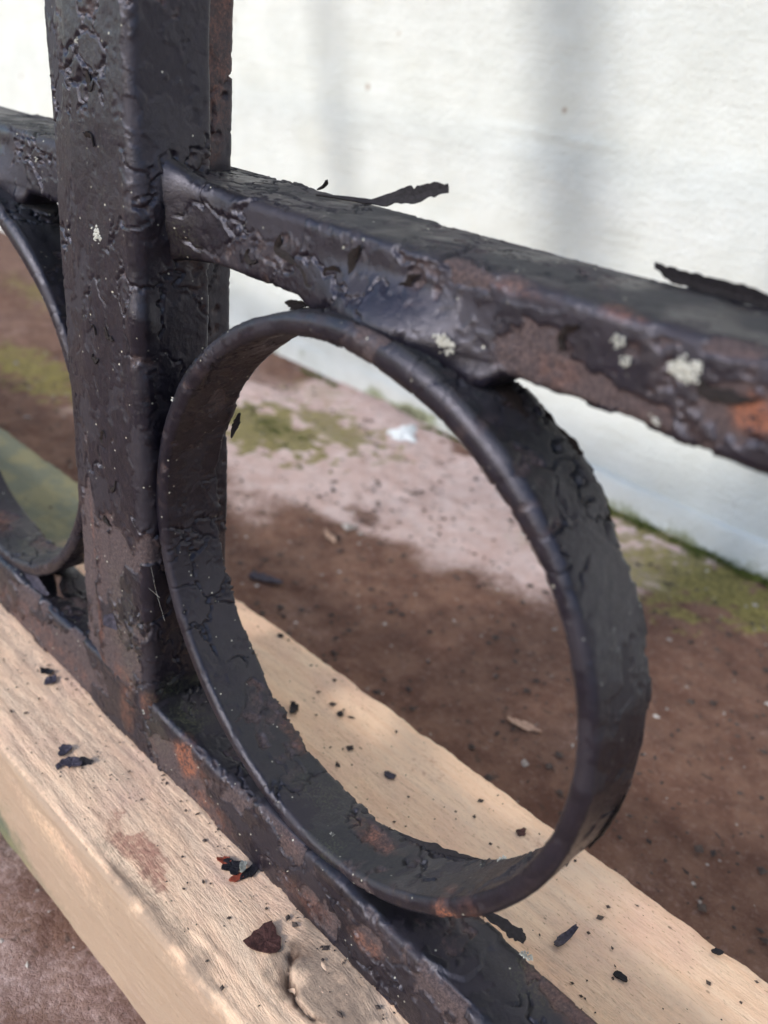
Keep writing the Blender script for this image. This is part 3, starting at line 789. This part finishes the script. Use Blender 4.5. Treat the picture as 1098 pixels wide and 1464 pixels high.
# flakes on the ring: upper left, inner left, torn lip at the bottom, and at the right-hand outer face
def ang_pt(deg, y, dr=0.0):
    a = math.radians(deg)
    return (RCX + (RA + dr) * math.cos(a), y, RCZ + (RB + dr) * math.sin(a))
ribbon('paint_flake', [ang_pt(108, 7, .7), ang_pt(111, 8, 1.2), ang_pt(115, 9, 2.0)], [1.3, 1.5, .7], (0, 1, .15), seed=8, parent=fence, n=18)
ribbon('paint_flake', [ang_pt(d_, 14.0, -RT - .9 - .5 * math.sin((d_ - 146) / 26 * 3.1)) for d_ in range(154, 164, 2)], [.2, .5, .6, .4, .1], (.3, 1, .1), seed=9, parent=fence)
ribbon('paint_flake', [ang_pt(d_, 13.2, -RT + .5 - .8 * abs(math.sin((d_ + 82) / 34 * 3.1))) for d_ in range(-82, -46, 3)], [.2, .6, .8, .8, .7, .3], [(0, .6, -.6), (0, .4, 1), (0.1, .3, 1)], seed=10, parent=fence)
ribbon('paint_flake', [ang_pt(d_, 9.6, .75) for d_ in range(60, 84, 4)], [.4, 1.6, 2.2, 1.8, .6], (0, 1, .25), seed=11, parent=fence)
ribbon('paint_flake', [ang_pt(d_, 13.6, .3) for d_ in range(40, 66, 3)], [.4, .7, .9, .6, .3], (0.5, 1, .2), seed=12, parent=fence, jag=.7)
ribbon('paint_flake', [ang_pt(d_, 12.5, .8) for d_ in range(-20, -4, 3)], [.1, .3, .4, .3, .1], (0.2, 1, 0), seed=13, parent=fence, jag=.6)
# lifted corner of the paint sheet on the bottom rail
ribbon('paint_flake', [(72.5, 14.3, -97.4), (76, 14.6, -97.2), (79.8, 14.9, -97.0), (81.2, 14.8, -96.8)], [.4, .9, 1.1, .5], (0, 1, .12), seed=14, parent=fence, n=22)
ribbon('paint_flake', [(-44.6, 4.6, -97.8), (-45.2, 4.4, -95.0), (-46.0, 4.8, -92.6)], [1.0, .8, 1.3], [(1, .3, 0), (1, -.2, .1), (1, .3, .2)], seed=21, parent=fence, mat=M_FLAKE_GREY, n=16)
ribbon('paint_flake', [(-60, 3.4, -96.9), (-55, 2.6, -96.6), (-50, 2.2, -97.2), (-46.5, 2.6, -97.6)], [.5, 1.0, .8, .4], (.1, 1, .5), seed=22, parent=fence, mat=M_FLAKE_GREY, n=22)
# lifted crescent edges of cracked paint on the front faces of rail and post
def crescent(c, r, a0, a1, w, seed, y, sx=1.0, tilt=0.35):
    a = np.radians(np.linspace(a0, a1, 7))
    wob = 1 + 0.16 * np.random.RandomState(seed).randn(7)
    pts = np.stack([c[0] + sx * r * wob * np.cos(a), np.full(7, y - .12), c[1] + r * wob * np.sin(a)], 1)
    wd = np.stack([np.cos(a), np.full(7, -tilt), np.sin(a)], 1)
    ribbon('paint_flake', pts, [.1, w, w * 1.15, w * .9, .12], wd, thick=.16, seed=seed, parent=fence, n=20, rows=3, jag=.45)
for k_, (c, r, a0, a1, w, sx) in enumerate([((27.5, -4.2), 2.2, 150, 300, .55, 1.4), ((33, -5.6), 2.6, 200, 350, .5, 1.4), ((41.0, -4.2), 3.2, 100, 260, .55, .5), ((36.5, -7.2), 1.8, 30, 160, .4, 1.3),
        ((52, -5.2), 2.6, 100, 190, .4, 1.6), ((75, -5.0), 2.4, 110, 200, .4, 1.4), ((19, -6.8), 1.4, 160, 320, .35, 1.0), ((90, -2.5), 2.6, 200, 330, .6, 1.5)]):
    crescent(c, r, a0, a1, w, 700 + k_, 7.15, sx)
for k_, (c, r, a0, a1, w, sx) in enumerate([((-13.4, -30.0), 1.3, 200, 330, .35, .8), ((-12.6, 2.0), 2.6, 20, 120, .5, .7), ((-11.5, -46), 2.0, 60, 190, .4, .6), ((-9.8, -52), 2.4, 250, 360, .4, .6),
        ((-14.0, -27), 1.6, 10, 100, .3, .7), ((-10.4, 14), 2.6, 200, 300, .45, .6), ((-8.0, -24), 2.2, 190, 300, .3, .7), ((-12.2, -61), 1.5, 180, 320, .35, .8)]):
    crescent(c, r, a0, a1, w, 740 + k_, -.35, sx)
o = link('paint_flake', chip_mesh('paint_flake', 2.0, 977, 1.15, curl=.05, thick=.2, jag=.3, n=5), M_FLAKE_GREY, fence)
o.location = Vector((-11.4, -.6, -83.4)) * S
o.rotation_euler = Vector((0.75, -.7, .35)).to_track_quat('Z', 'Y').to_euler()

# ---------------------------------------------------------------- lichen rosettes on the iron
def lichen(p, nrm, r, seed, n=26):
    n = int(n * 1.8)
    rs = np.random.RandomState(seed); Vs, Ts = [], []
    nrm = Vector(nrm).normalized(); qn = nrm.to_track_quat('Z', 'Y').to_matrix()
    for _ in range(n):
        rad = r * math.sqrt(rs.rand()) * (0.6 + .4 * rs.rand()); a = rs.rand() * 6.283
        c = np.array([rad * math.cos(a), rad * math.sin(a) * .8, 0]); s = r * (.08 + .15 * rs.rand())
        b0 = len(Vs) ; k_ = 7
        Vs.append(c + (0, 0, s * .12 + .16))
        for j_ in range(k_):
            aa_ = j_ / k_ * 6.283 + rs.rand() * .5
            Vs.append(c + np.array([math.cos(aa_) * s * (.7 + .6 * rs.rand()), math.sin(aa_) * s * (.7 + .6 * rs.rand()), -.15]))
        Ts += [(b0, b0 + 1 + j_, b0 + 1 + (j_ + 1) % k_) for j_ in range(k_)]
    V = np.array([list(qn @ Vector(v)) for v in Vs]) + np.array(p)
    link('lichen_patch', raw_mesh('lichen_patch', V, tris=np.array(Ts)), M_LICHEN, fence)
for k_, (p, nrm, r, n) in enumerate([((-11, -.5, -9.9), (0, -1, 0), 1.8, 26), ((86, 6.9, -3.4), (0, -1, 0), 1.9, 34), ((78.5, 6.9, -2.8), (0, -1, 0), 1.0, 16), ((79.7, 6.9, -4.4), (0, -1, 0), .8, 12),
        ((57.2, 5.6, -9.0), (0, -1, -.3), 1.7, 30), ((53.6, 5.4, -8.2), (0, -1, 0), .6, 8), ((84.3, 7.0, -9.3), (0, -1, -.2), .7, 10),
        (ang_pt(39, 8.6, .35), (.77, 0, .63), 1.9, 26), (ang_pt(34.5, 9.3, .35), (.8, 0, .56), 1.3, 16), (ang_pt(23.4, 8, .35), (.92, 0, .39), .6, 8), (ang_pt(26.5, 8.1, .35), (.9, 0, .43), .5, 7),
        ((-46, 7.0, -4), (0, -1, 0), .7, 8), ((-14.5, -.4, 17), (0, -1, 0), .7, 8), (ang_pt(-86, 5.2, -RT - .3), (0, 0, 1), .7, 8), (ang_pt(-44, 13.2, -RT - .3), (-.7, 0, .7), 1.1, 12),
        ((82.6, 13.6, -97.6), (0, .3, 1), 1.2, 14), (ang_pt(150, 2.0, 0), (-.5, -1, .3), .5, 6), ((-1.5, -.3, -100), (0, -1, .3), .6, 7)]):
    lichen(p, nrm, r, 60 + k_, n)

# fine cobweb threads caught between post and ring
def thread(pts, r=0.022):
    pts = np.array(pts, float); n = len(pts); V = []
    for p in pts:
        for a in range(4):
            V.append(p + np.array([r * math.cos(a * 1.571), 0, r * math.sin(a * 1.571)]))
    q_ = [(i_ * 4 + a, i_ * 4 + (a + 1) % 4, (i_ + 1) * 4 + (a + 1) % 4, (i_ + 1) * 4 + a) for i_ in range(n - 1) for a in range(4)]
    link('cobweb_thread', raw_mesh('cobweb_thread', V, np.array(q_)), M_THREAD, fence)
thread([(0.4, 1.0, -66), (2.2, 0.8, -70), (4.0, 1.4, -76)])
thread([(0.2, 0.6, -70.5), (3.0, 1.1, -71.2)], .02)

# ---------------------------------------------------------------- loose flakes and litter
def yb(x, y): return y + by * x
chips = [
    ('paint_chip', (-9.0, -12.2), 1.7, 1.0, M_FLAKE_GREY, 'larger grey violet paint chip on the pale beam left of the post foot', 0.4),
    ('paint_chip', (-13.2, -11.4), 1.4, .9, M_FLAKE_GREY, 'smaller rounded grey violet chip beside the larger one on the beam', 1.2),
    ('paint_chip', (-7.6, -9.8), 1.1, 1.5, M_FLAKE, 'thin upturned black chip beside the two grey violet chips on the beam', .9),
    ('paint_chip', (-10.0, -13.8), .9, 1.5, M_FLAKE_GREY, 'tiny grey sliver at the lower edge of the grey violet chips', 2.1),
    ('paint_chip', (-38.5, -2.3), 1.2, 1.2, M_FLAKE, 'dark chip on the beam close in front of the left bottom rail', .2),
    ('paint_chip', (-35.0, -3.2), 1.3, 1.3, M_FLAKE_GREY, 'dull grey chip on the beam a little in front of the left bottom rail', 1.9),
    ('paint_chip', (47.4, -8.3), 2.6, 1.05, M_FLAKE_BROWN, 'flat dark brown paint flake on the beam above the knot', .7),
    ('paint_chip', (31.8, -3.4), 1.7, 1.1, M_FLAKE, 'black chip of the multicoloured cluster against the bottom rail', .3),
    ('paint_chip', (29.9, -3.5), 1.0, 1.1, M_FLAKE_RED, 'small red chip at the left of the multicoloured cluster by the rail', .8),
    ('paint_chip', (34.2, -4.1), .95, 1.3, M_FLAKE_RED, 'small orange red chip at the front of the multicoloured cluster by the rail', 1.4),
    ('paint_chip', (33.4, -2.2), .8, 1.5, M_FLAKE_PALE, 'pale grey chip lying on the black chip by the bottom rail', 2.4),
    ('paint_chip', (34.8, -1.6), 1.3, 1.5, M_FLAKE, 'narrow black chip leaning on the bottom rail above the pale chip', 2.0),
    ('paint_chip', (5.5, 33.1), 1.3, 1.4, M_FLAKE, 'oval black chip on the beam seen through the ring at its left', 2.3),
    ('paint_chip', (13.2, 40.0), .8, 1.1, M_FLAKE, 'small black chip near the beam back edge seen through the ring', 2.3),
    ('paint_chip', (33.7, 35.0), 1.0, 1.3, M_FLAKE_GREY, 'small grey chip on the beam seen through the middle of the ring', .3),
    ('paint_chip', (60.7, 43.9), .9, 1.1, M_FLAKE_BROWN, 'small brown chip on the beam beside the bottom right of the ring', .3),
    ('paint_chip', (80.2, 30.4), 1.2, 2.6, M_FLAKE_GREY, 'long narrow grey flake on the beam right of the bottom rail', 1.45),
    ('paint_chip', (90.7, 31.7), .9, 1.2, M_FLAKE, 'small black chip on the beam at the lower right', .1),
    ('paint_chip', (99.5, 48.9), .75, 1.1, M_FLAKE, 'tiny black chip near the beam back edge at the far right', .1),
]
for k_, (nm, (x, y), r, st_, mt, lab, rz) in enumerate(chips):
    o = link(nm, chip_mesh(nm, r, 300 + k_, st_, curl=.12, thick=.26, jag=.3, n=17), mt)
    put(o, (x, yb(x, y), ZB + (0.22 if k_ != 10 else 0.9)), (0.0, 0.0, rz))
    if k_ == 2: o.rotation_euler = (.9, .2, rz)
    tag(o, lab, 'paint chip', 'loose paint chips on the beam')
gr_chips = [
    ((-77, 91), 3.2, 1.3, M_FLAKE_GREY, 'dark slate chip on the dark floor behind the post', 'paint chip', .5, 'paint_chip'),
    ((24, 102), 2.2, 2.2, M_WOODCHIP, 'pale wood sliver on the dark floor seen inside the right of the ring', 'wood chip', .3, 'wood_sliver'),
    ((-86, 128), 2.0, 2.4, M_WOODCHIP, 'thin tan sliver on the floor at the edge of the dark patch', 'wood chip', 2.8, 'wood_sliver'),
]
for k_, ((x, y), r, st_, mt, lab, cat, rz, nm) in enumerate(gr_chips):
    o = link(nm, chip_mesh(nm, r, 340 + k_, st_, curl=.12, thick=.4, jag=.4), mt)
    put(o, (x, y, ZG + .5), (0, 0, rz)); tag(o, lab, cat)
# white splash of wall paint on the floor
n = 60; a = np.linspace(0, 2 * math.pi, n, endpoint=False)
rad = 5.6 + 1.9 * np.cos(2 * a + 1.9) + 1.6 * np.cos(3 * a + 0.6) + 0.9 * np.cos(5 * a + .4) + .8 * np.cos(9 * a + 2) + np.random.RandomState(4).randn(n) * .5
V = [(0, 0, 2.2)] + [(rad[k_] * .8 * math.cos(a[k_]) * .85, rad[k_] * .8 * math.sin(a[k_]) * 1.15, 1.0 + .7 * math.sin(7 * a[k_]) * math.cos(3 * a[k_])) for k_ in range(n)] + [(rad[k_] * math.cos(a[k_]) * .85, rad[k_] * math.sin(a[k_]) * 1.15, -.3) for k_ in range(n)]
tr = [(0, 1 + k_, 1 + (k_ + 1) % n) for k_ in range(n)]
qd = [(1 + k_, 1 + n + k_, 1 + n + (k_ + 1) % n, 1 + (k_ + 1) % n) for k_ in range(n)]
o = link('paint_splash', raw_mesh('paint_splash', V, np.array(qd), np.array(tr), attrs={'under': np.zeros(len(V))}), M_WHITE)
o.scale = (1.35, 1.25, 1); put(o, (-141, 224, ZG + .9)); tag(o, 'white ragged blob of paint on the floor near the wall foot', 'paint splash')

# crumbs too small to tell apart
def crumbs(name, pts, sizes, seed, mat, kindlabel):
    rs = np.random.RandomState(seed); V = []; T = []
    base = np.array([(1, 0, 0), (-1, 0, 0), (0, 1, 0), (0, -1, 0), (0, 0, 1), (0, 0, -.6)], float)
    f = np.array([(0, 2, 4), (2, 1, 4), (1, 3, 4), (3, 0, 4), (2, 0, 5), (1, 2, 5), (3, 1, 5), (0, 3, 5)])
    for k_, (p, s) in enumerate(zip(pts, sizes)):
        ang = rs.rand() * 6.28; ca, sa = math.cos(ang), math.sin(ang)
        b_ = base * (.6 + .8 * rs.rand(6, 1)) * np.array([1, .4 + .6 * rs.rand(), .35]) * s
        b_ = np.stack([b_[:, 0] * ca - b_[:, 1] * sa, b_[:, 0] * sa + b_[:, 1] * ca, b_[:, 2]], 1)
        V.append(b_ + p); T.append(f + 6 * k_)
    o = link(name, raw_mesh(name, np.vstack(V), tris=np.vstack(T), smooth=False), mat)
    tag(o, kindlabel, 'grit', kind='stuff')
rs = np.random.RandomState(8)
n = 700
x = rs.uniform(-120, 118, n); y = rs.uniform(-19, 49, n)
near_r = rs.rand(n) < .4
y = np.where(near_r, np.where(rs.rand(n) < .5, -rs.exponential(3.5, n), 15 + rs.exponential(6, n)), y)
ok = (y > -19) & (y < 49) & ~((y > 0) & (y < 14.5))
x, y = x[ok], y[ok]
crumbs('dark_crumbs', np.stack([x, y + by * x, np.full(len(x), ZB + .25)], 1), .16 + rs.exponential(.17, len(x)), 1, M_GRIT, 'dark crumbs of paint and dirt scattered over the beam')
n = 2600
x = rs.uniform(-330, 115, n); y = rs.uniform(60, 238, n)
crumbs('floor_grit', np.stack([x, y, np.full(n, ZG + .5)], 1), np.minimum(.3 + rs.exponential(.5, n), 1.5), 2, M_GRIT, 'dark grit scattered over the concrete floor')
n = 700
x = rs.uniform(-330, 115, n); y = rs.uniform(60, 238, n)
crumbs('pale_grit', np.stack([x, y, np.full(n, ZG + .6)], 1), .22 + rs.exponential(.36, n), 3, M_GRITPALE, 'pale grit scattered over the concrete floor')
n = 120
x = rs.uniform(-70, 60, n); y = rs.uniform(-60, -22, n)
crumbs('front_grit', np.stack([x, y, np.full(n, ZG + .5)], 1), .2 + rs.exponential(.22, n), 5, M_GRITPALE, 'pale grit on the ground in front of the beam')

# moss along the foot of the wall: many small leaf-like faces
rs = np.random.RandomState(12)
V = []; T = []
def tuft(cx_, cy_, r, n, h):
    for _ in range(n):
        a = rs.rand() * 6.283; q_ = r * math.sqrt(rs.rand())
        bx, by_ = cx_ + 1.8 * q_ * math.cos(a), min(cy_ + q_ * math.sin(a) * .8, 240.5)
        z_ = ZG + .6 + 1.6 * max(0, min(1, (by_ - 214) / 26)); hh = h * (.4 + .9 * rs.rand()) * (1 - .5 * q_ / r)
        w = .25 + .35 * rs.rand(); az = rs.rand() * 6.283; le = rs.randn(2) * .5 * hh
        b0 = len(V)
        V.extend([(bx - w * math.cos(az), by_ - w * math.sin(az), z_ - .5), (bx + w * math.cos(az), by_ + w * math.sin(az), z_ - .5), (bx + le[0], by_ + le[1], z_ + hh)])
        T.append((b0, b0 + 1, b0 + 2))
for x in np.arange(-48, 120, 1.6):
    dens = .6 if x > -42 else .4
    if rs.rand() < dens: tuft(x + rs.randn(), 238.6 - abs(rs.randn()) * 1.8, 1.6 + rs.rand() * 1.8, 46, 1.4 + rs.rand() * 1.6)
for x in np.arange(-330, -50, 2.6):
    if fbm(np.array([[x / 17.0, 0, 0]]), 2, 90)[0] > .05: tuft(x + rs.randn(), 238.4 - abs(rs.randn()), 1.0 + rs.rand() * 1.0, 26, .8 + rs.rand())
for _ in range(60):
    tuft(-180 + rs.randn() * 15, 172 + rs.randn() * 7, 1.2 + rs.rand() * 1.4, 16, .5 + .4 * rs.rand())
moss_o = link('moss', raw_mesh('moss', np.array(V), tris=np.array(T), smooth=False), M_MOSS)
tag(moss_o, 'green moss growing along the foot of the white wall', 'moss', kind='stuff')
